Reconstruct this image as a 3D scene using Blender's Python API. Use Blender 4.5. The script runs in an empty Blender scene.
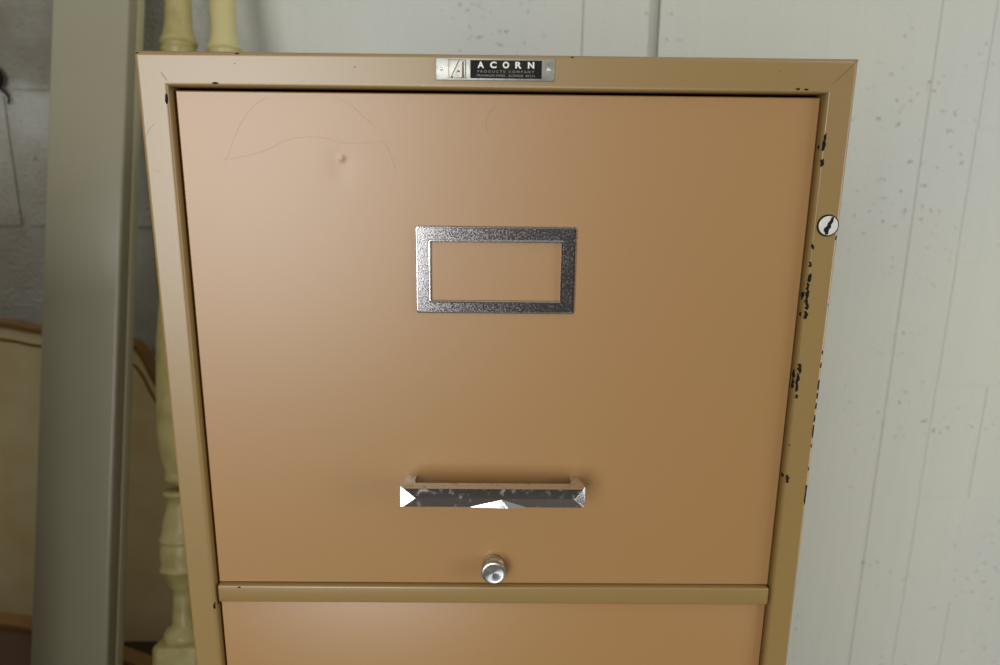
import bpy, bmesh, math, random
from mathutils import Vector, Matrix
random.seed(7)
S = bpy.context.scene
C = S.collection
PI = math.pi

# ------------------------------------------------------------------ helpers
def obj(name, bm, mats, parent=None, smooth=None):
    me = bpy.data.meshes.new(name)
    bmesh.ops.recalc_face_normals(bm, faces=bm.faces)
    bm.to_mesh(me); bm.free()
    o = bpy.data.objects.new(name, me)
    if not isinstance(mats, (list, tuple)): mats = [mats]
    for m in mats: me.materials.append(m)
    if smooth is not None:
        for p in me.polygons: p.use_smooth = True
        try: me.set_sharp_from_angle(angle=math.radians(smooth))
        except Exception: pass
    C.objects.link(o)
    if parent is not None: o.parent = parent
    return o

def thing(name, label, cat, loc=(0, 0, 0), group=None):
    o = bpy.data.objects.new(name, None); C.objects.link(o)
    o.location = loc; o.empty_display_size = .05
    o['label'] = label; o['category'] = cat
    if group: o['group'] = group
    return o

def box(bm, x0, x1, y0, y1, z0, z1, bev=0, seg=2, mat=0, only=None):
    r = bmesh.ops.create_cube(bm, size=1)
    vs = r['verts']
    for v in vs:
        v.co = Vector((x0 if v.co.x < 0 else x1, y0 if v.co.y < 0 else y1, z0 if v.co.z < 0 else z1))
    fs = set(f for v in vs for f in v.link_faces)
    for f in fs: f.material_index = mat
    if bev:
        es = list(set(e for v in vs for e in v.link_edges))
        if only == 'front':
            es = [e for e in es if all(abs(v.co.y - y0) < 1e-9 for v in e.verts)]
        bmesh.ops.bevel(bm, geom=es, offset=bev, segments=seg, profile=.5, affect='EDGES')
    return vs

def loft(bm, rings, closed=True, cap=True, mat=0):
    R = [[bm.verts.new(p) for p in ring] for ring in rings]
    n = len(R[0]); fs = []
    for a, b in zip(R, R[1:]):
        for i in range(n if closed else n - 1):
            j = (i + 1) % n
            fs.append(bm.faces.new((a[i], a[j], b[j], b[i])))
    if cap and closed:
        fs.append(bm.faces.new(R[0])); fs.append(bm.faces.new(R[-1]))
    for f in fs: f.material_index = mat
    return R

def lathe(bm, prof, origin, axis, seg=40, mat=0):
    """prof: (s along axis, radius)"""
    ax = Vector(axis).normalized()
    a = ax.orthogonal().normalized(); b = ax.cross(a)
    o = Vector(origin)
    loft(bm, [[o + ax * s + (a * math.cos(2*PI*k/seg) + b * math.sin(2*PI*k/seg)) * max(r, 1e-5)
               for k in range(seg)] for s, r in prof], mat=mat)

def prism(bm, pts, y0, y1, mat=0):
    """closed outline (x, z) given a thickness from y0 to y1"""
    a = [bm.verts.new((x, y0, z)) for x, z in pts]
    b = [bm.verts.new((x, y1, z)) for x, z in pts]
    n = len(pts); fs = [bm.faces.new(a), bm.faces.new(b)]
    for i in range(n):
        j = (i + 1) % n
        fs.append(bm.faces.new((a[i], a[j], b[j], b[i])))
    for f in fs: f.material_index = mat

def ribbon(bm, pts, w, y0, y1, mat=0, taper=True):
    """thin line of width w along (x, z) points"""
    n = len(pts); L = []; Rr = []
    for i, p in enumerate(pts):
        q0 = Vector(pts[max(i-1, 0)]); q1 = Vector(pts[min(i+1, n-1)])
        t = (q1 - q0).normalized(); nn = Vector((-t.y, t.x))
        k = w/2 * ((.35 if i in (0, n-1) else 1) if taper else 1)
        L.append(Vector(p) + nn*k); Rr.append(Vector(p) - nn*k)
    loft(bm, [[(l.x, y0, l.y), (r.x, y0, r.y), (r.x, y1, r.y), (l.x, y1, l.y)] for l, r in zip(L, Rr)], mat=mat)

def smooth_curve(pts, n=8):
    """Catmull-Rom through 2-D points"""
    out = []; P = [pts[0]] + list(pts) + [pts[-1]]
    for i in range(1, len(P)-2):
        p0, p1, p2, p3 = [Vector(q) for q in P[i-1:i+3]]
        for k in range(n):
            t = k/n
            out.append(tuple(.5*((2*p1)+(p2-p0)*t+(2*p0-5*p1+4*p2-p3)*t*t+(3*p1-p0-3*p2+p3)*t**3)))
    out.append(tuple(pts[-1])); return out

# ------------------------------------------------------------------ materials
def mat(name, col, rough=.5, metal=0, spec=.5, col2=None, nscale=6, nlo=.4, nhi=.6, bump=0, bscale=200,
        stretch=(1, 1, 1), rough2=None, coat=0, coat_rough=.1):
    m = bpy.data.materials.new(name); m.use_nodes = True
    nt = m.node_tree; N = nt.nodes; L = nt.links
    b = N['Principled BSDF']
    b.inputs['Base Color'].default_value = (*col, 1)
    b.inputs['Roughness'].default_value = rough
    b.inputs['Metallic'].default_value = metal
    b.inputs['Specular IOR Level'].default_value = spec
    b.inputs['Coat Weight'].default_value = coat
    b.inputs['Coat Roughness'].default_value = coat_rough
    tc = N.new('ShaderNodeTexCoord'); mp = N.new('ShaderNodeMapping')
    mp.inputs['Scale'].default_value = stretch
    L.new(tc.outputs['Object'], mp.inputs['Vector'])
    if col2:
        n = N.new('ShaderNodeTexNoise'); n.inputs['Scale'].default_value = nscale; n.inputs['Detail'].default_value = 5
        r = N.new('ShaderNodeValToRGB')
        r.color_ramp.elements[0].position = nlo; r.color_ramp.elements[0].color = (*col, 1)
        r.color_ramp.elements[1].position = nhi; r.color_ramp.elements[1].color = (*col2, 1)
        L.new(mp.outputs[0], n.inputs['Vector']); L.new(n.outputs[0], r.inputs[0]); L.new(r.outputs[0], b.inputs['Base Color'])
        if rough2 is not None:
            q = N.new('ShaderNodeMapRange')
            q.inputs['From Min'].default_value = nlo; q.inputs['From Max'].default_value = nhi
            q.inputs['To Min'].default_value = rough; q.inputs['To Max'].default_value = rough2
            L.new(n.outputs[0], q.inputs['Value']); L.new(q.outputs[0], b.inputs['Roughness'])
    if bump:
        n = N.new('ShaderNodeTexNoise'); n.inputs['Scale'].default_value = bscale; n.inputs['Detail'].default_value = 4
        u = N.new('ShaderNodeBump'); u.inputs['Strength'].default_value = 1; u.inputs['Distance'].default_value = bump
        L.new(mp.outputs[0], n.inputs['Vector']); L.new(n.outputs[0], u.inputs['Height']); L.new(u.outputs[0], b.inputs['Normal'])
    return m

FACE = (.346, .185, .063); FRAME = (.268, .170, .052)
m_face = mat('peach_drawer_enamel', FACE, .41, spec=1.0, col2=(.340, .187, .061), nscale=5, bump=.00003, bscale=300)
m_frame = mat('tan_frame_enamel', FRAME, .38, spec=1.0, col2=(.264, .168, .055), nscale=9, bump=.00005, bscale=260)
m_chip = mat('bare_steel_chip', (.010, .008, .007), .7, spec=.15)
m_scratch = mat('brown_scratch', (.36, .205, .11), .40)
m_seam = mat('mitre_seam', (.16, .10, .055), .6)
m_dark = mat('cabinet_inside', (.03, .018, .012), .7)
m_chrome = mat('pitted_chrome', (.50, .49, .50), .14, 1, col2=(.24, .22, .22), nscale=950, nlo=.45, nhi=.72, rough2=.35, bump=.00002, bscale=1100)
m_chrome_bar = mat('polished_chrome', (.66, .66, .68), .10, 1, col2=(.45, .43, .42), nscale=260, nlo=.55, nhi=.72, rough2=.35)
m_nickel = mat('dull_nickel', (.50, .45, .36), .30, 1)
m_spun = mat('spun_aluminium', (.72, .74, .76), .33, 1)
def spun():
    m = bpy.data.materials.new('spun_disc'); m.use_nodes = True; N = m.node_tree.nodes; b = N['Principled BSDF']
    b.inputs['Base Color'].default_value = (.66, .68, .70, 1); b.inputs['Metallic'].default_value = 1
    b.inputs['Roughness'].default_value = .34; b.inputs['Anisotropic'].default_value = .85
    t = N.new('ShaderNodeTangent'); t.direction_type = 'RADIAL'; t.axis = 'Y'
    m.node_tree.links.new(t.outputs[0], b.inputs['Tangent']); return m
m_disc = spun()
m_alu = mat('plate_aluminium', (.42, .42, .38), .50, .9, col2=(.30, .30, .27), nscale=300, nlo=.45, nhi=.7)
m_black = mat('plate_black', (.006, .005, .004), .45, spec=.15, col2=(.020, .020, .003), nscale=45, nlo=.5, nhi=.75)
m_letter = mat('plate_letters', (.72, .72, .68), .45)
m_small = mat('plate_small_letters', (.20, .19, .17), .5)
m_lockface = mat('lock_face', (.80, .80, .76), .38, .35)
m_post_a = mat('worn_cream_lacquer', (.44, .38, .16), .38, col2=(.36, .29, .10), nscale=40, nlo=.42, nhi=.68, bump=.0003, bscale=120)
m_post_b = mat('cream_lacquer', (.57, .51, .24), .33, col2=(.54, .47, .21), nscale=12)
m_rust = mat('rusty_bolt', (.16, .06, .02), .6, .3)
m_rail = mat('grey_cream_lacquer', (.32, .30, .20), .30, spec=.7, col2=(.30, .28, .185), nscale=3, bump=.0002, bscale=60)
m_groove = mat('groove', (.16, .12, .09), .6)
m_railedge = mat('cream_edge', (.47, .44, .28), .3)
m_panel = mat('aged_cream_panel', (.86, .75, .44), .5, col2=(.74, .60, .28), nscale=9, nlo=.38, nhi=.66)
m_line = mat('tan_trim_paint', (.26, .135, .04), .45)
m_foot = mat('brown_pink_panel', (.26, .16, .10), .5, col2=(.2, .12, .08), nscale=7)
m_cord = mat('dark_cord', (.02, .008, .012), .8)
m_floor = mat('concrete_floor', (.22, .19, .16), .75, col2=(.15, .13, .11), nscale=3, bump=.001, bscale=40)
m_wood = mat('dark_blocker_wood', (.10, .055, .03), .4, col2=(.07, .035, .02), nscale=9, stretch=(6, 6, .6))

def wall_material():
    m = bpy.data.materials.new('painted_block_wall'); m.use_nodes = True
    nt = m.node_tree; N = nt.nodes; L = nt.links; b = N['Principled BSDF']
    b.inputs['Roughness'].default_value = .62
    b.inputs['Specular IOR Level'].default_value = .35
    geo = N.new('ShaderNodeNewGeometry')
    sep = N.new('ShaderNodeSeparateXYZ'); L.new(geo.outputs['Position'], sep.inputs[0])
    def noise(scale, detail=4, vec=None, rough=.5):
        n = N.new('ShaderNodeTexNoise'); n.inputs['Scale'].default_value = scale; n.inputs['Detail'].default_value = detail
        n.inputs['Roughness'].default_value = rough
        L.new(vec or geo.outputs['Position'], n.inputs['Vector']); return n.outputs[0]
    def rng(v, a, b_, c=0, d=1):
        r = N.new('ShaderNodeMapRange'); r.inputs['From Min'].default_value = a; r.inputs['From Max'].default_value = b_
        r.inputs['To Min'].default_value = c; r.inputs['To Max'].default_value = d; L.new(v, r.inputs['Value']); return r.outputs[0]
    def math_(op, a, b_):
        k = N.new('ShaderNodeMath'); k.operation = op
        for i, v in enumerate((a, b_)):
            if isinstance(v, (int, float)): k.inputs[i].default_value = v
            else: L.new(v, k.inputs[i])
        return k.outputs[0]
    def mix(f, a, b_):
        x = N.new('ShaderNodeMix'); x.data_type = 'RGBA'
        L.new(f, x.inputs['Factor'])
        for i, v in ((6, a), (7, b_)):
            if isinstance(v, tuple): x.inputs[i].default_value = (*v, 1)
            else: L.new(v, x.inputs[i])
        return x.outputs[2]
    # vertical brush strokes
    mp = N.new('ShaderNodeMapping'); mp.inputs['Scale'].default_value = (60, 60, 3)
    L.new(geo.outputs['Position'], mp.inputs['Vector'])
    brush = noise(1, 3, mp.outputs[0])
    broad = noise(2.2, 3)
    col = mix(rng(broad, .35, .65), (.66, .67, .58), (.62, .64, .61))
    col = mix(math_('MULTIPLY', rng(brush, .45, .7), .12), col, (.54, .56, .53))
    # darker, blotchy colour to the left, paler to the right
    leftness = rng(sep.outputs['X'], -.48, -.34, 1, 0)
    left_mottle = math_('MULTIPLY', leftness, rng(noise(5, 5), .35, .68, .25, 1))
    col = mix(left_mottle, col, (.33, .30, .235))
    # an old brownish stain on the upper left, with its own wavering lower edge
    edge = math_('ADD', sep.outputs['Z'], math_('MULTIPLY', noise(9, 4), .10))
    stain = math_('MULTIPLY', math_('MULTIPLY', rng(edge, 1.375, 1.40), rng(sep.outputs['X'], -.60, -.50, 1, 0)), rng(noise(14, 4), .3, .6, .55, 1))
    col = mix(math_('MULTIPLY', stain, .8), col, (.20, .175, .125))
    # pits and specks
    pits = rng(noise(110, 2), .66, .73)
    clus = rng(noise(7, 2), .44, .58)
    pf = math_('MULTIPLY', math_('MULTIPLY', pits, clus), math_('ADD', math_('MULTIPLY', leftness, .2), .62))
    col = mix(math_('MULTIPLY', pf, .8), col, (.27, .27, .25))
    L.new(col, b.inputs['Base Color'])
    h1 = math_('MULTIPLY', noise(150, 4, None, .6), math_('ADD', math_('MULTIPLY', leftness, 2.4), .5))
    h2 = math_('MULTIPLY', noise(30, 3), .4)
    h = math_('SUBTRACT', math_('ADD', math_('ADD', h1, h2), math_('MULTIPLY', brush, .15)), math_('MULTIPLY', pf, 1.2))
    u = N.new('ShaderNodeBump'); u.inputs['Distance'].default_value = .0016; u.inputs['Strength'].default_value = .8
    L.new(h, u.inputs['Height']); L.new(u.outputs[0], b.inputs['Normal'])
    return m
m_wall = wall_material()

# ------------------------------------------------------------------ setting
WY = .78
def build_wall():
    bm = bmesh.new()
    def block(x0, x1, z0, z1, g=.005, bev=.003, y=WY):
        box(bm, x0+g, x1-g, y, WY+.03, z0+g, z1-g, bev, 2, only='front')
    # left and middle: rows of blocks with wide tooled joints
    h = .2035
    rows = [1.338 + h*k for k in range(-7, 6)]
    for k, z in enumerate(rows):
        odd = (k % 2)
        z1 = z + h
        if k == 7:   # the row seen above the cabinet
            xs = [-1.95, -1.545, -1.139, -.93, -.527, .127, .2325]
        elif odd == 0:
            xs = [-1.95, -1.545, -1.139, -.733, -.327, .079, .2325]
        else:
            xs = [-1.95, -1.748, -1.342, -.936, -.530, -.124, .2325]
        z0 = max(z, -.09)
        for i, (a, b) in enumerate(zip(xs, xs[1:])):
            g0 = g1 = .006
            if a == .6555 - 0: g0 = .0
            if k == 7:
                g0 = {.127: .0008, .2325: .0075}.get(a, .004); g1 = {.127: .0008, .2325: .0075}.get(b, .004)
            if b == .2325: g1 = .0075
            zz0 = z0 + .005; zz1 = z1 - .005
            box(bm, a+g0, b-g1, WY, WY+.03, zz0, zz1, .0045 if min(g0, g1) > .001 else .0011, 2, only='front')
    box(bm, .2325+.0075, .665, WY, WY+.03, -.09, 2.6, .002, 2, only='front')
    # vertical smooth strip
    box(bm, .6555, .7335, WY-.0012, WY+.03, -.09, 2.6, .0008, 2, only='front')
    # right: running bond with hairline joints
    h2 = .205; z = .48 - h2*3
    for k in range(14):
        z0 = z + h2*k
        xs = [.7345, .8205, 1.2265, 1.6325, 2.0385, 2.4] if k % 2 == 0 else [.7355, 1.0235, 1.4295, 1.8355, 2.2415, 2.4]
        for a, b in zip(xs, xs[1:]):
            box(bm, a+.0012, b-.0012, WY, WY+.03, z0+.0012, z0+h2-.0012, .0012, 2, only='front')
    box(bm, -1.95, .2250, WY+.0034, WY+.2, -.1, 2.6)
    box(bm, .2250, .2400, WY+.0085, WY+.2, -.1, 2.6)
    box(bm, .2400, .6555, WY+.0022, WY+.2, -.1, 2.6)
    box(bm, .6555, 2.4, WY+.0010, WY+.2, -.1, 2.6)
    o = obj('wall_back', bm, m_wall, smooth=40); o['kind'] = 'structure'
build_wall()
bm = bmesh.new(); box(bm, -1.95, 2.4, -3.2, WY+.2, -.2, 0)
o = obj('floor', bm, m_floor); o['kind'] = 'structure'

# ------------------------------------------------------------------ filing cabinet
W = .1905; TOP = 1.3225; IN = .1735; ITOP = 1.3045
DX0, DX1 = -.1725, .1745
cab = thing('filing_cabinet', 'tan and peach steel filing cabinet with chipped frame and chrome fittings by the white wall', 'filing cabinet')

bm = bmesh.new()                                           # sheet steel case
DEP = .66
box(bm, -W, -W+.0015, .010, DEP, .0, TOP-.0004); box(bm, W-.0015, W, .010, DEP, 0, TOP-.0004)
box(bm, -W+.0015, W-.0015, .010, DEP, TOP-.002, TOP-.0004); box(bm, -W+.0015, W-.0015, .010, DEP, .0, .002)
box(bm, -W+.0015, W-.0015, DEP-.0015, DEP, .002, TOP-.002)
obj('case', bm, m_frame, cab)

bm = bmesh.new()                                           # mitred rolled front frame
prof = [(0, .014), (0, .0022), (.0003, .0011), (.0010, .0003), (.0020, 0), (.0023, 0), (.0140, .0), (.0143, .0), (.0152, .0002), (.0159, .0008),
        (.0163, .0016), (.0165, .0026), (.0166, .0040), (.0167, .0052), (.0167, .0120), (.0167, .014)]
rings = []
KL, KR, KT = 1.0, .886, 1.075          # the sides and the top differ a little in width
for u, y in prof:
    rings.append([(-W+u*KL, y, TOP-u*KT), (W-u*KR, y, TOP-u*KT), (W-u*KR, y, u*1.6), (-W+u*KL, y, u*1.6)])
loft(bm, rings, cap=False)
loft(bm, [rings[-1], rings[0]], cap=False)
for f in list(bm.faces): f.material_index = 0
def surf(x, z):
    u = min((x+W)/KL, (W-x)/KR, (TOP-z)/KT); u = max(u, 0)
    for (a, ya), (b, yb) in zip(prof[1:], prof[2:]):
        if a <= u <= b: return ya + (yb-ya)*(u-a)/max(b-a, 1e-9)
    return .005
def chip(x, z, w, h, y=-.00012, n=9, rot=0):
    pts = []
    for k in range(n):
        a = 2*PI*k/n; r = random.uniform(.65, 1.1)
        px, pz = math.cos(a)*w/2*r, math.sin(a)*h/2*r
        pts.append((x + px*math.cos(rot)-pz*math.sin(rot), z + px*math.sin(rot)+pz*math.cos(rot)))
    ctr = bm.verts.new((x, surf(x, z)-.00030, z))
    top = [bm.verts.new((px, surf(px, pz)-.00018, pz)) for px, pz in pts]
    for k in range(n):
        f = bm.faces.new((ctr, top[k], top[(k+1) % n])); f.material_index = 1
# chips along the rolled inner edge of the right side
for z, w, h in [(1.2815, .0018, .007), (1.2775, .0022, .006), (1.2690, .0016, .0045), (1.2230, .0014, .004), (1.2130, .0015, .0035),
                (1.2055, .0020, .006), (1.2005, .0020, .006), (1.1950, .0026, .007), (1.1890, .0024, .006), (1.1840, .0030, .005),
                (1.1520, .0024, .006), (1.1465, .0026, .007), (1.1405, .0024, .006), (1.1350, .0020, .003),
                (1.1040, .0008, .001), (1.0835, .0034, .0035), (1.0810, .0020, .003)]:
    chip(.1768 + random.uniform(-.0004, .0004), z, w*1.15, h*1.05, rot=random.uniform(-.25, .25), n=11)
    if h > .004: chip(.1763 + random.uniform(-.0003, .0006), z+random.uniform(-.5, .5)*h, w*.8, h*.45, rot=random.uniform(-.5, .5), n=8)
for x, z, w, h in [(.1595, 1.3070, .0026, .0014), (.1640, 1.3068, .0026, .0012), (-.1490, 1.3066, .0050, .0014), (.1488, 1.3160, .0008, .0006),
                   (-.1380, 1.3165, .0006, .0006), (-.0750, 1.3155, .0006, .0008)]:
    chip(x, z, w, h, y=(.0009 if z < 1.309 else -.00012))
chip(-.1754, 1.2985, .0018, .008, y=.0007); chip(-.1747, .9930, .0024, .0055, y=.0010)
# chips along the outer right edge
for z, w, h in [(1.2280, .0012, .003), (1.1900, .0008, .0012), (1.1620, .0010, .003), (1.1540, .0012, .004), (1.1420, .0018, .007), (1.1350, .0014, .005),
                (1.1290, .0014, .005), (1.1210, .0015, .006), (1.1130, .0016, .009), (1.1040, .0012, .003), (1.0890, .0010, .0025), (1.0760, .0018, .006), (1.0700, .0020, .011)]:
    chip(W-.0010, z, w, h, y=.0001)
chip(.0392, TOP-.0009, .0018, .0008, y=.0001); chip(-W+.0018, TOP-.0012, .0030, .0008, y=.0001); chip(-.1365, TOP-.0010, .0022, .0010, y=.0001)
# mitre seams
ribbon(bm, [(W-.0006, TOP-.0006), (W-.006, TOP-.0062), (W-.0128, TOP-.0128)], .0005, -.00008, .0005, 2)
ribbon(bm, [(-W+.0135, TOP-.0105), (-W+.0150, TOP-.0130), (-W+.0165, TOP-.0150)], .0004, -.00008, .0012, 2)
ribbon(bm, [(-.1888, 1.2780), (-.1860, 1.2830), (-.1830, 1.2855)], .00016, -.00008, .0003, 2)
ribbon(bm, [(-.1870, 1.2610), (-.1845, 1.2612), (-.1825, 1.2598)], .00018, -.00008, .0003, 2)
obj('front_frame', bm, [m_frame, m_chip, m_seam], cab, smooth=50)

# drawers, rails between them, fittings
PER = .3095
handle_bm_x = (-.0540, .0530)
def drawer_mesh(zt, zb, first):
    bm = bmesh.new()
    yf, yb = .0052, .020
    # face with rolled edges, subdivided so a dent can be pressed into it
    nx, nz = (150, 130) if first else (2, 2)
    e = [(0, yb), (0, yf+.0008), (.0002, yf+.0003), (.0007, yf)]
    rings = []
    for u, y in e:
        rings.append([(DX0+u, y, zt-u), (DX1-u, y, zt-u), (DX1-u, y, zb+u), (DX0+u, y, zb+u)])
    loft(bm, rings, cap=False)
    bm.faces.new([bm.verts.new(p) for p in rings[0]])
    x0, x1, z0, z1 = DX0+.0007, DX1-.0007, zb+.0007, zt-.0007
    def grid(xa, xb, za, zb_, n, m):
        V = {}
        for i in range(n+1):
            for j in range(m+1):
                x = xa+(xb-xa)*i/n; z = za+(zb_-za)*j/m
                d = 0
                if first:
                    # sharp pushed-out pimple with a soft hollow round it
                    r2 = ((x+.0850)**2 + (z-1.2684)**2)
                    d = -.00055*math.exp(-r2/(2*.0011**2)) + .00022*math.exp(-(((x+.0855)**2)+((z-1.2640)**2)*.5)/(2*.0048**2))
                V[i, j] = bm.verts.new((x, yf+d, z))
        for i in range(n):
            for j in range(m):
                bm.faces.new((V[i, j], V[i+1, j], V[i+1, j+1], V[i, j+1]))
    if first:
        grid(x0, x1, z0, z1, 344, 293)
    else:
        grid(x0, x1, z0, z1, 1, 1)
    bmesh.ops.remove_doubles(bm, verts=bm.verts, dist=1e-6)
    # the tray behind the face
    box(bm, -.160, .160, .0205, .60, zb+.01, zt-.03, mat=1)
    if first:
        y0, y1 = yf-.00005, yf+.0003
        ribbon(bm, smooth_curve([(-.1495, 1.2665), (-.1475, 1.2685), (-.1445, 1.2749), (-.1394, 1.2849), (-.1323, 1.2944), (-.1233, 1.3002)]), .00024, y0, y1, 2)
        ribbon(bm, smooth_curve([(-.0878, 1.3010), (-.0794, 1.2970), (-.0721, 1.2904), (-.0663, 1.2852)]), .00024, y0, y1, 2)
        ribbon(bm, smooth_curve([(-.149, 1.2668), (-.1379, 1.2691), (-.1268, 1.2719), (-.1155, 1.2773), (-.1046, 1.2795), (-.0937, 1.2791), (-.084, 1.2766),
                                 (-.072, 1.2767), (-.0622, 1.2773), (-.0575, 1.2689), (-.0554, 1.2624)]), .00024, y0, y1, 2)
        ribbon(bm, smooth_curve([(-.0049, 1.2822), (-.0061, 1.2874), (-.0039, 1.2937), (-.0007, 1.2968)]), .0006, y0, y1, 2)
    return bm

def holder_mesh(zc):
    """stamped card holder frame: flat band with a raised inner and outer lip"""
    bm = bmesh.new()
    prof = [(0, .0050), (0, .0035), (.0003, .0031), (.0008, .0030), (.0011, .0033), (.0074, .0033),
            (.0078, .0029), (.0083, .0028), (.0087, .0031), (.0088, .0037), (.0088, .0050)]
    hw, hh = .0450, .0248
    rings = []
    for u, y in prof:
        ring = []
        r = max(.0012 - u*.05, .0004)
        for cx, cz, a0 in ((hw-u-r, hh-u-r, 0), (-(hw-u-r), hh-u-r, 90), (-(hw-u-r), -(hh-u-r), 180), (hw-u-r, -(hh-u-r), 270)):
            for k in range(4):
                a = math.radians(a0+30*k); px = cx+math.cos(a)*r; pz = cz+math.sin(a)*r
                px += math.copysign(u*.07, px); pz += u*.0 if pz > 0 else -u*.17
                ring.append((px, y, zc+pz))
        rings.append(ring)
    loft(bm, rings, cap=False)
    return bm

def handle_mesh(zt):
    """bow handle with facetted front bar, two returns to the drawer face"""
    bm = bmesh.new()
    x0, x1 = handle_bm_x
    z1, z0 = zt, zt-.0112; yb, yf = -.0125, -.0205
    zm = (z0+z1)/2 - .0003
    V = lambda x, y, z: bm.verts.new((x, y, z))
    e = .0008
    yt, yl = yf+.0012, yf-.0003
    bTL, bTR, bBL, bBR = V(x0+e, yb, z1), V(x1-e, yb, z1), V(x0+e, yb, z0), V(x1-e, yb, z0)
    fTL, fTR, fBL, fBR = V(x0, yf+.0028, z1), V(x1, yf+.0046, z1), V(x0, yf+.0003, z0), V(x1, yf+.0022, z0)
    tL, tR, bL, bR = V(x0+.0016, yf+.0004, z1), V(x1-.0014, yf+.0004, z1), V(x0+.0014, yf, z0), V(x1-.0014, yf, z0)
    L = V(x0+.0086, yf, zm); R = V(x1-.0066, yf, zm); M = V(.0045, yf, zm-.0006)
    c0 = V(-.0135, yf, z0); c1 = V(.0190, yf, z0); cm = V(.0085, yf-.0018, z0)
    for f in ((bTL, bTR, fTR, tR, tL, fTL), (bBL, bBR, fBR, bR, c1, cm, c0, bL, fBL), (bTL, fTL, fBL, bBL), (bTR, fTR, fBR, bBR), (bTL, bTR, bBR, bBL),
              (fTL, fBL, L), (fTR, fBR, R), (fTL, tL, L), (fBL, bL, L), (fTR, tR, R), (fBR, bR, R),
              (tL, tR, R, L), (bL, L, M, c0), (R, bR, c1, M), (L, R, M), (c0, cm, M), (cm, c1, M)):
        bm.faces.new(f)
    bmesh.ops.triangulate(bm, faces=[f for f in bm.faces if len(f.verts) > 4])
    for sx in (-1, 1):
        xo = (x0+.0004) if sx < 0 else (x1-.0004)
        xi = xo - sx*.0068
        # leg sweeping from the bar back to the drawer face with a filleted inner corner
        zc0, zc1 = z0+.0012, z1-.0003
        xb0 = (x0+.0032) if sx < 0 else (x1-.0022+.0030)
        path = [(-.0136, xo, xi - sx*.0060), (-.0120, xo-sx*.0002, xi - sx*.0020), (-.0095, xo-sx*.0004, xi-sx*.0004), (-.004, xo-sx*.0008, xi), (.0060, xo-sx*.0014, xi)]
        loft(bm, [[(min(a, b), y, zc0-.12*(y+.0136)), (max(a, b), y, zc0-.12*(y+.0136)), (max(a, b), y, zc1-.16*(y+.0136)), (min(a, b), y, zc1-.16*(y+.0136))] for y, a, b in path])
    return bm

def knob_mesh(x, z):
    a = bmesh.new()
    lathe(a, [(0, .0066), (.0006, .0070), (.0030, .0072), (.0046, .0069), (.0056, .0060), (.0062, .0052), (.0068, .0050), (.0072, .0054), (.0076, .0070), (.0080, .0075), (.0100, .0075), (.0105, .0073)],
          (x, .0052, z), (0, -1, 0), 56)
    b = bmesh.new()
    lathe(b, [(0, .0072), (.0004, .0071), (.0007, .0064), (.0004, .0058), (.0004, .0001)], (x, -.0053, z), (0, -1, 0), 56)
    return a, b

for k in range(4):
    zt = 1.3030 - PER*k; zb = zt - .2960 + (.001 if k else 0)
    if k: zt -= .0000
    d = obj('drawer', drawer_mesh(zt, zb, k == 0), [m_face, m_dark, m_scratch], cab, smooth=40)
    zo = -PER*k
    obj('label_holder', holder_mesh(1.2073+zo), m_chrome, d)['label'] = 'rectangular chrome card holder frame'
    bv = obj('handle', handle_mesh(1.0842+zo), m_chrome_bar, d)
    bv['label'] = 'facetted chrome bow handle'
    ka, kb = knob_mesh(.0003, 1.0208+zo)
    kn = obj('latch_knob', ka, m_nickel, d, smooth=35)
    obj('knob_face', kb, m_disc, d, smooth=30)
    if k < 3:
        bm = bmesh.new()
        box(bm, -.1726, .1744, .0016, .030, 1.0066-.0118+zo, 1.0066+zo, .0012, 3)
        if k == 0:
            pts = [(-.1600, 1.0058), (-.1585, 1.0060), (-.1578, 1.0054), (-.1590, 1.0050)]
            prism(bm, pts, .00145, .0020, 1)
        obj('cross_rail', bm, [m_frame, m_chip], cab, smooth=40)

# lock on the right side of the frame
bm = bmesh.new(); lathe(bm, [(0, .0061), (.0005, .0061), (.0007, .0058)], (.1838, .0001, 1.2350), (0, -1, 0), 40)
lk = obj('lock', bm, m_chip, cab, smooth=30); lk['label'] = 'round cylinder lock with dark keyway'
bm = bmesh.new(); lathe(bm, [(0, .0053), (.0008, .0053), (.0011, .0049), (.0011, .0001)], (.1838, -.0003, 1.2350), (0, -1, 0), 40)
obj('lock_face', bm, m_lockface, cab, smooth=30)
bm = bmesh.new()
pts = [(.0012, .0050), (.0024, .0046), (.0022, .0022), (.0012, .0006), (.0014, -.0010), (.0004, -.0020), (.0001, -.0048), (-.0014, -.0050),
       (-.0018, -.0036), (-.0026, -.0026), (-.0022, -.0012), (-.0010, -.0002), (-.0006, .0016), (.0004, .0026)]
prism(bm, [(.1838+x, 1.2350+z) for x, z in pts], -.00155, -.0010)
obj('keyway', bm, m_chip, cab)

# nameplate
PX0, PX1, PZ0, PZ1 = -.0325, .0300, 1.3094, 1.3206
bm = bmesh.new(); box(bm, PX0, PX1, -.0010, .0002, PZ0, PZ1, .0004, 2)
plate = obj('nameplate', bm, m_alu, cab, smooth=40); plate['label'] = 'small aluminium nameplate reading ACORN on a black field'
U_ = .00053
bm = bmesh.new(); box(bm, -.0144, .0232, -.00112, -.0009, PZ0+.0011, PZ1-.0010)
obj('black_field', bm, m_black, plate)
for x in (-.0295, .0267):
    bm = bmesh.new(); lathe(bm, [(0, .0012), (.0002, .0012), (.0002, .0010), (.0006, .0008), (.0008, .0003), (.0008, .0001)], (x, -.0010, 1.3150), (0, -1, 0), 20)
    obj('rivet', bm, m_spun, plate, smooth=60)
bm = bmesh.new()                                           # slanting A in a small stamped square
lx0, lx1, lz0, lz1 = -.0258, -.0166, PZ0+.0010, PZ1-.0009
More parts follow.
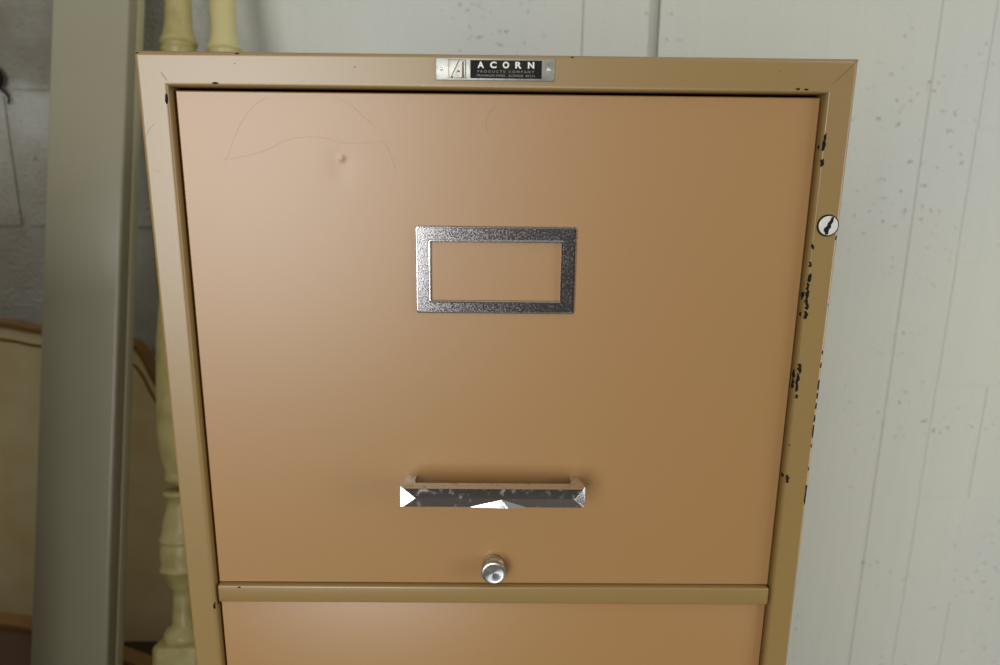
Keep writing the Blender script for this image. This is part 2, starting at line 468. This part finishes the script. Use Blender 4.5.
def rect(bm, a, b, c, d, y0, y1, m=0): box(bm, a, b, y0, y1, c, d, mat=m)
t = .00025
for a, b, c, d in ((lx0, lx1, lz1-t, lz1), (lx0, lx1, lz0, lz0+t), (lx0, lx0+t, lz0, lz1), (lx1-2*t, lx1, lz0, lz1)): rect(bm, a, b, c, d, -.00115, -.0009)
prism(bm, [(lx0+.0010, lz0+.0003), (lx0+.0022, lz0+.0003), (lx0+.0064, lz1-.0004), (lx0+.0052, lz1-.0004)], -.00112, -.0009)
prism(bm, [(lx0+.0066, lz0+.0003), (lx0+.0082, lz0+.0003), (lx0+.0079, lz1-.0006), (lx0+.0071, lz1-.0012)], -.00112, -.0009)
prism(bm, [(lx0+.0040, lz0+.0030), (lx0+.0066, lz0+.0030), (lx0+.0064, lz0+.0040), (lx0+.0047, lz0+.0040)], -.00112, -.0009)
obj('logo_dark', bm, m_seam, plate)  # dark border and dark strokes behind the pale A
bm = bmesh.new()
prism(bm, [(lx0+.0018, lz0+.0010), (lx0+.0034, lz0+.0010), (lx0+.0068, lz1-.0006), (lx0+.0058, lz1-.0006)], -.00135, -.0009)
prism(bm, [(lx0+.0056, lz0+.0006), (lx0+.0070, lz0+.0006), (lx0+.0071, lz1-.0010), (lx0+.0064, lz1-.0010)], -.00130, -.0009)
obj('logo_letter', bm, m_letter, plate)

def text_obj(name, s, x0, x1, zb, h, mt, parent, bold=.0):
    cu = bpy.data.curves.new(name, 'FONT'); cu.body = s; cu.size = 1; cu.extrude = .02; cu.offset = bold
    to = bpy.data.objects.new(name, cu); C.objects.link(to)
    bpy.context.view_layer.update()
    dg = bpy.context.evaluated_depsgraph_get()
    me = bpy.data.meshes.new_from_object(to.evaluated_get(dg))
    bpy.data.objects.remove(to)
    xs = [v.co.x for v in me.vertices]; ys = [v.co.y for v in me.vertices]
    a, b, c, d = min(xs), max(xs), min(ys), max(ys)
    for v in me.vertices:
        x, y, z = v.co
        v.co = (x0+(x-a)/(b-a)*(x1-x0), -.00118 - z*.002, zb+(y-c)/(d-c)*h)
    me.name = name; me.materials.clear(); me.materials.append(mt)
    o = bpy.data.objects.new(name, me); C.objects.link(o); o.parent = parent
    return o
# wide-set capitals, each letter laid out separately within one piece of lettering
def spaced(s, x0, x1, zb, h, w, mt, name):
    bmx = bmesh.new()
    n = len(s)
    for i, ch in enumerate(s):
        a = x0 + (x1-x0-w)*i/(n-1)
        o = text_obj('t', ch, a, a+w, zb, h, mt, None, .04)
        bmx.from_mesh(o.data); bpy.data.objects.remove(o)
    me = bpy.data.meshes.new(name); bmx.to_mesh(me); bmx.free(); me.materials.append(mt)
    for p in me.polygons: p.material_index = 0
    o = bpy.data.objects.new(name, me); C.objects.link(o); o.parent = plate
spaced('ACORN', -.0106, .0192, 1.3156, .0033, .0034, m_letter, 'company_name')
text_obj('company_line', 'P R O D U C T S   C O M P A N Y', -.0106, .0192, 1.3133, .0012, m_small, plate, .01)
text_obj('address_line', 'FRANKLIN PARK,  ILLINOIS  60131', -.0110, .0194, 1.3112, .0013, m_small, plate, .01)

# ------------------------------------------------------------------ dismantled bed behind and beside the cabinet
LEAN = Vector((-.00860289, .24702916, .96896986)).normalized()      # direction up a leaning piece
PXM = .0013316
post_prof = [(0, 20), (3, 21), (7, 20), (11, 17), (13, 13), (16, 12), (43, 11.5), (49, 12), (51, 14), (53, 15), (58, 16), (65, 20), (68, 22), (70, 23.5), (73, 22),
             (75, 21.5), (83, 22.8), (93, 22.8), (97, 21.5), (99, 23.5), (102, 23), (105, 21.5), (114, 20.5), (123, 19.5), (133, 17), (140, 15.5), (146, 16.5), (149, 18.5),
             (152, 20), (155, 19), (156, 15), (156.5, 7)]
post_prof2 = [(162, 7), (162.5, 13), (166, 17.5), (169, 18.5), (172, 17), (176, 17.5), (190, 22), (215, 25), (250, 25), (300, 24.5), (345, 21), (420, 17), (480, 14), (540, 13),
              (575, 14), (585, 15), (589, 17.5), (591, 15), (593, 15.5), (595, 18), (598, 17.5), (601, 16), (606, 14.5), (615, 13.2), (630, 12.6), (700, 12.4), (880, 13.5), (905, 13)]
post_prof = [((q if q <= 102 else 102+(q-102)*.86), w_*1.02) for q, w_ in post_prof]
post_prof2 = [((q-8 if q < 500 else q-2), w_) for q, w_ in post_prof2]
def bed_post(base, d, label, m, flare):
    base = Vector(base)                                    # the axis at the top of the square block
    d = d.normalized()
    down = base.z/d.z - .012
    foot = base - d*down
    t = thing('bed_post', label, 'bed post', foot, 'turned posts of the dismantled bed')
    off = -foot
    def place(bm):
        for v in bm.verts: v.co = v.co + off
        return bm
    bm = bmesh.new()
    a = Vector((1, 0, 0)); a = (a - d*a.dot(d)).normalized(); b = d.cross(a)
    # square block with chamfered corners, rounded into the turning
    rings = []
    ch = .0085
    for s, hw in [(-down, .031), (-down+.004, .0335), (-.006, .0335), (-.002, .0322), (0, .0285)]:
        ring = []
        for (p, q) in ((hw, hw-ch), (hw-ch, hw), (-hw+ch, hw), (-hw, hw-ch), (-hw, -hw+ch), (-hw+ch, -hw), (hw-ch, -hw), (hw, -hw+ch)):
            ring.append(base + d*s + a*p + b*q)
        rings.append(ring)
    loft(bm, rings)
    obj('square_foot', place(bm), m, t, smooth=30)
    bm = bmesh.new(); lathe(bm, [(s*PXM, r*PXM) for s, r in post_prof], base, d, 48)
    obj('lower_turning', place(bm), m, t, smooth=50)
    bm = bmesh.new(); lathe(bm, [(s*PXM, r*PXM*(flare if 580 < s < 620 else 1)) for s, r in post_prof2], base, d, 48)
    obj('upper_turning', place(bm), m, t, smooth=50)
    bm = bmesh.new(); lathe(bm, [(146*PXM, 5.5*PXM), (156*PXM, 5.5*PXM)], base, d, 20)
    obj('joining_bolt', place(bm), m_rust, t, smooth=50)['label'] = 'rusty brown joining bolt'
    return t
bed_post(Vector((-.4065, .4658, .6310)), Vector((-.4240, .6754, 1.4531)) - Vector((-.4065, .4658, .6310)), 'turned cream bed post nearest the bed rail, worn and brownish, its square foot showing below', m_post_a, 1.0)
bed_post(Vector((-.3200, .4630, .6240)), Vector((-.3655, .6750, 1.4537)) - Vector((-.3200, .4630, .6240)), 'cleaner, paler turned bed post showing only above the cabinet top', m_post_b, .93)

# side rail leaning on the wall, left of the cabinet
D0 = Vector((-.5930, .4233, .6199)); 
Uv = (Vector((-.4707, .6327, 1.4457)) - Vector((-.4915, .4227, .6210))).normalized()
Fv = Vector((.0, .96899, -.24695)); Fv = (Fv - Uv*Fv.dot(Uv)).normalized()
Rv = Uv.cross(Fv).normalized()
if Rv.x < 0: Rv = -Rv
base = Vector((-.4915, .4227, .6210)); base = base - Uv*((base.z-.012)/Uv.z)
rail = thing('bed_rail', 'long flat greyish cream bed rail leaning upright on the wall left of the cabinet', 'bed rail', base)
LEN = 1.915
def bar(prof_uv, mt, name):
    bm = bmesh.new()
    loft(bm, [[Rv*u + Fv*w + Uv*s for u, w in prof_uv] for s in (0, LEN)])
    return obj(name, bm, mt, rail, smooth=30)
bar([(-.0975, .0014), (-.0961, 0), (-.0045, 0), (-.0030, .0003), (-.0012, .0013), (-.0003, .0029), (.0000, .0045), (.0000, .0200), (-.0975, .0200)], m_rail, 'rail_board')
bar([(-.0900, .0203), (-.0014, .0203), (-.0014, .0232), (-.0900, .0232)], m_groove, 'edge_groove')
bar([(-.0900, .0235), (-.0006, .0235), (.0010, .0243), (.0016, .0258), (.0016, .0400), (-.0900, .0400)], m_railedge, 'back_batten')

# headboard standing near the wall
hb_x0 = -1.30
hb = thing('headboard', 'aged cream headboard with curved tan lined top edge, standing behind the leaning bed rail', 'headboard', (-.86, .71, 0))
def shift(bm, v):
    for q in bm.verts: q.co = q.co - Vector(v)
    return bm
half = [(-.860, 1.0150), (-.7424, 1.0065), (-.6943, .9976), (-.620, .990), (-.575, .984), (-.5511, .977), (-.5413, .9693), (-.5312, .9504), (-.5216, .925), (-.500, .885), (-.460, .865), (-.425, .860)]
top = smooth_curve(half, 6)
mirror = [(-1.72-x, z) for x, z in reversed(top)][:-1]
full = mirror + top
bm = bmesh.new()
prism(bm, [(x, z-.006) for x, z in full] + [(-.425, .452), (-1.295, .452)], .700, .718)
obj('panel', shift(bm, (-.86, .71, 0)), m_panel, hb)
bm = bmesh.new(); ribbon(bm, [(x, z-.0065) for x, z in full], .0072, .6965, .7215, taper=False)
obj('edge_trim', shift(bm, (-.86, .71, 0)), m_line, hb)
bm = bmesh.new(); ribbon(bm, [(x*1.0+(-.004 if x > -.56 else 0), z-.0305-(0.006 if x > -.56 else 0)) for x, z in full], .0042, .6990, .7010, taper=False)
obj('inner_line', shift(bm, (-.86, .71, 0)), m_line, hb)
for x in (-.4650, -1.2550):
    bm = bmesh.new(); box(bm, x-.022, x+.022, .7185, .745, .0, .80, .002)
    obj('leg', shift(bm, (-.86, .71, 0)), m_panel, hb)

# footboard, lower and in front
fb = thing('footboard', 'low brown footboard with curved tan lined top edge standing in front of the headboard', 'footboard', (-.80, .56, 0))
ft = smooth_curve([(-1.20, .530), (-1.05, .580), (-.90, .606), (-.80, .608), (-.7085, .600), (-.6666, .592), (-.600, .566), (-.5363, .5400), (-.4944, .5220), (-.43, .511)], 6)
bm = bmesh.new(); prism(bm, [(x, z-.008) for x, z in ft] + [(-.43, .0), (-1.20, .0)], .550, .568)
obj('panel', shift(bm, (-.80, .56, 0)), m_foot, fb)
bm = bmesh.new(); ribbon(bm, [(x, z-.0095) for x, z in ft], .0055, .546, .572, taper=False)
obj('edge_trim', shift(bm, (-.80, .56, 0)), m_line, fb)
bm = bmesh.new(); ribbon(bm, [(x, z-.0210) for x, z in ft], .0050, .549, .551, taper=False)
obj('inner_line', shift(bm, (-.80, .56, 0)), m_line, fb)

# dark cord end on the wall, at the left edge
cd = thing('cord', 'dark knotted cord end hanging on the stained block wall, left of the leaning bed rail', 'cord', (-.7340, WY, 1.3560))
def tube(bm, pts, rad, seg=12):
    rings = []
    for i, p in enumerate(pts):
        p = Vector(p); t = (Vector(pts[min(i+1, len(pts)-1)]) - Vector(pts[max(i-1, 0)])).normalized()
        a = t.cross(Vector((0, 1, 0))).normalized(); b = t.cross(a)
        r = rad[i]
        rings.append([p + (a*math.cos(2*PI*k/seg)+b*math.sin(2*PI*k/seg))*r for k in range(seg)])
    loft(bm, rings)
bm = bmesh.new()
tube(bm, [(-.012, -.012, .024), (-.008, -.013, .016), (-.004, -.014, .008), (-.002, -.014, 0), (-.003, -.013, -.008), (-.004, -.011, -.013)], [.003, .007, .0095, .009, .007, .003])
obj('knot', bm, m_cord, cd, smooth=60)
bm = bmesh.new()
c2 = smooth_curve([(-.005, -.012), (0, -.017), (.0050, -.022), (.0070, -.029), (.0050, -.035)], 5)
tube(bm, [(x, -.006, z) for x, z in c2], [.0018]*len(c2))
obj('tail', bm, m_cord, cd, smooth=60)

# unseen wooden blocker added beyond the picture's left edge to shade that side
wd = thing('light_blocker', 'unseen dark wooden blocker added at the left, beyond the edge of the picture, to shade that side', 'light_blocker', (-.72, -.18, 0))
bm = bmesh.new(); box(bm, -.20, .18, -.30, .30, 0, 1.24, .006); obj('blocker_carcass', bm, m_wood, wd)
bm = bmesh.new(); box(bm, -.19, .17, -.318, -.301, .06, 1.18, .003); obj('blocker_door', bm, m_wood, wd)

# ------------------------------------------------------------------ light
def area(name, loc, target, w, h, power, col):
    l = bpy.data.lights.new(name, 'AREA'); l.shape = 'RECTANGLE'; l.size = w; l.size_y = h; l.energy = power; l.color = col
    o = bpy.data.objects.new(name, l); C.objects.link(o); o.location = loc
    o.rotation_euler = (Vector(target)-Vector(loc)).to_track_quat('-Z', 'Y').to_euler()
    return o
area('window_daylight', (-.70, -1.72, 1.32), (-.1, .3, 1.2), .85, 1.15, 24.5, (1, 1, .99))
area('doorway_daylight', (2.65, -1.30, 1.5), (.5, .6, 1.1), 1.2, 1.5, 30, (.97, 1, 1))
w = bpy.data.worlds.new('room_light'); S.world = w; w.use_nodes = True
N = w.node_tree.nodes; L_ = w.node_tree.links
tc = N.new('ShaderNodeTexCoord'); sp = N.new('ShaderNodeSeparateXYZ'); rp = N.new('ShaderNodeValToRGB')
mr = N.new('ShaderNodeMapRange'); mr.inputs['From Min'].default_value = -1; mr.inputs['From Max'].default_value = 1
L_.new(tc.outputs['Generated'], sp.inputs[0]); L_.new(sp.outputs['Z'], mr.inputs['Value']); L_.new(mr.outputs[0], rp.inputs[0])
e = rp.color_ramp.elements
e[0].position = .40; e[0].color = (.05, .042, .035, 1)
e[1].position = .95; e[1].color = (.62, .60, .56, 1)
k = e.new(.56); k.color = (.10, .09, .08, 1)
k = e.new(.72); k.color = (.34, .325, .30, 1)
L_.new(rp.outputs[0], N['Background'].inputs[0]); N['Background'].inputs[1].default_value = 1.0

# ------------------------------------------------------------------ camera
cam = bpy.data.cameras.new('camera'); co = bpy.data.objects.new('camera', cam); C.objects.link(co)
R = Vector((.99992238, -.00660858, .01056249)); U = Vector((-.00860289, .24702916, .96896986)); F = Vector((.00901275, .96898551, -.24695313))
m = Matrix((( R.x, U.x, -F.x, -.00122355), (R.y, U.y, -F.y, -.42515226), (R.z, U.z, -F.z, 1.28049629), (0, 0, 0, 1)))
co.matrix_world = m
cam.sensor_width = 36; cam.lens = 27.576; cam.clip_start = .01
cam.dof.use_dof = True; cam.dof.focus_distance = .44; cam.dof.aperture_fstop = 9
S.camera = co
S.view_settings.view_transform = 'Standard'; S.view_settings.look = 'None'
S.view_settings.exposure = 0; S.view_settings.gamma = 1; S.view_settings.use_curve_mapping = False
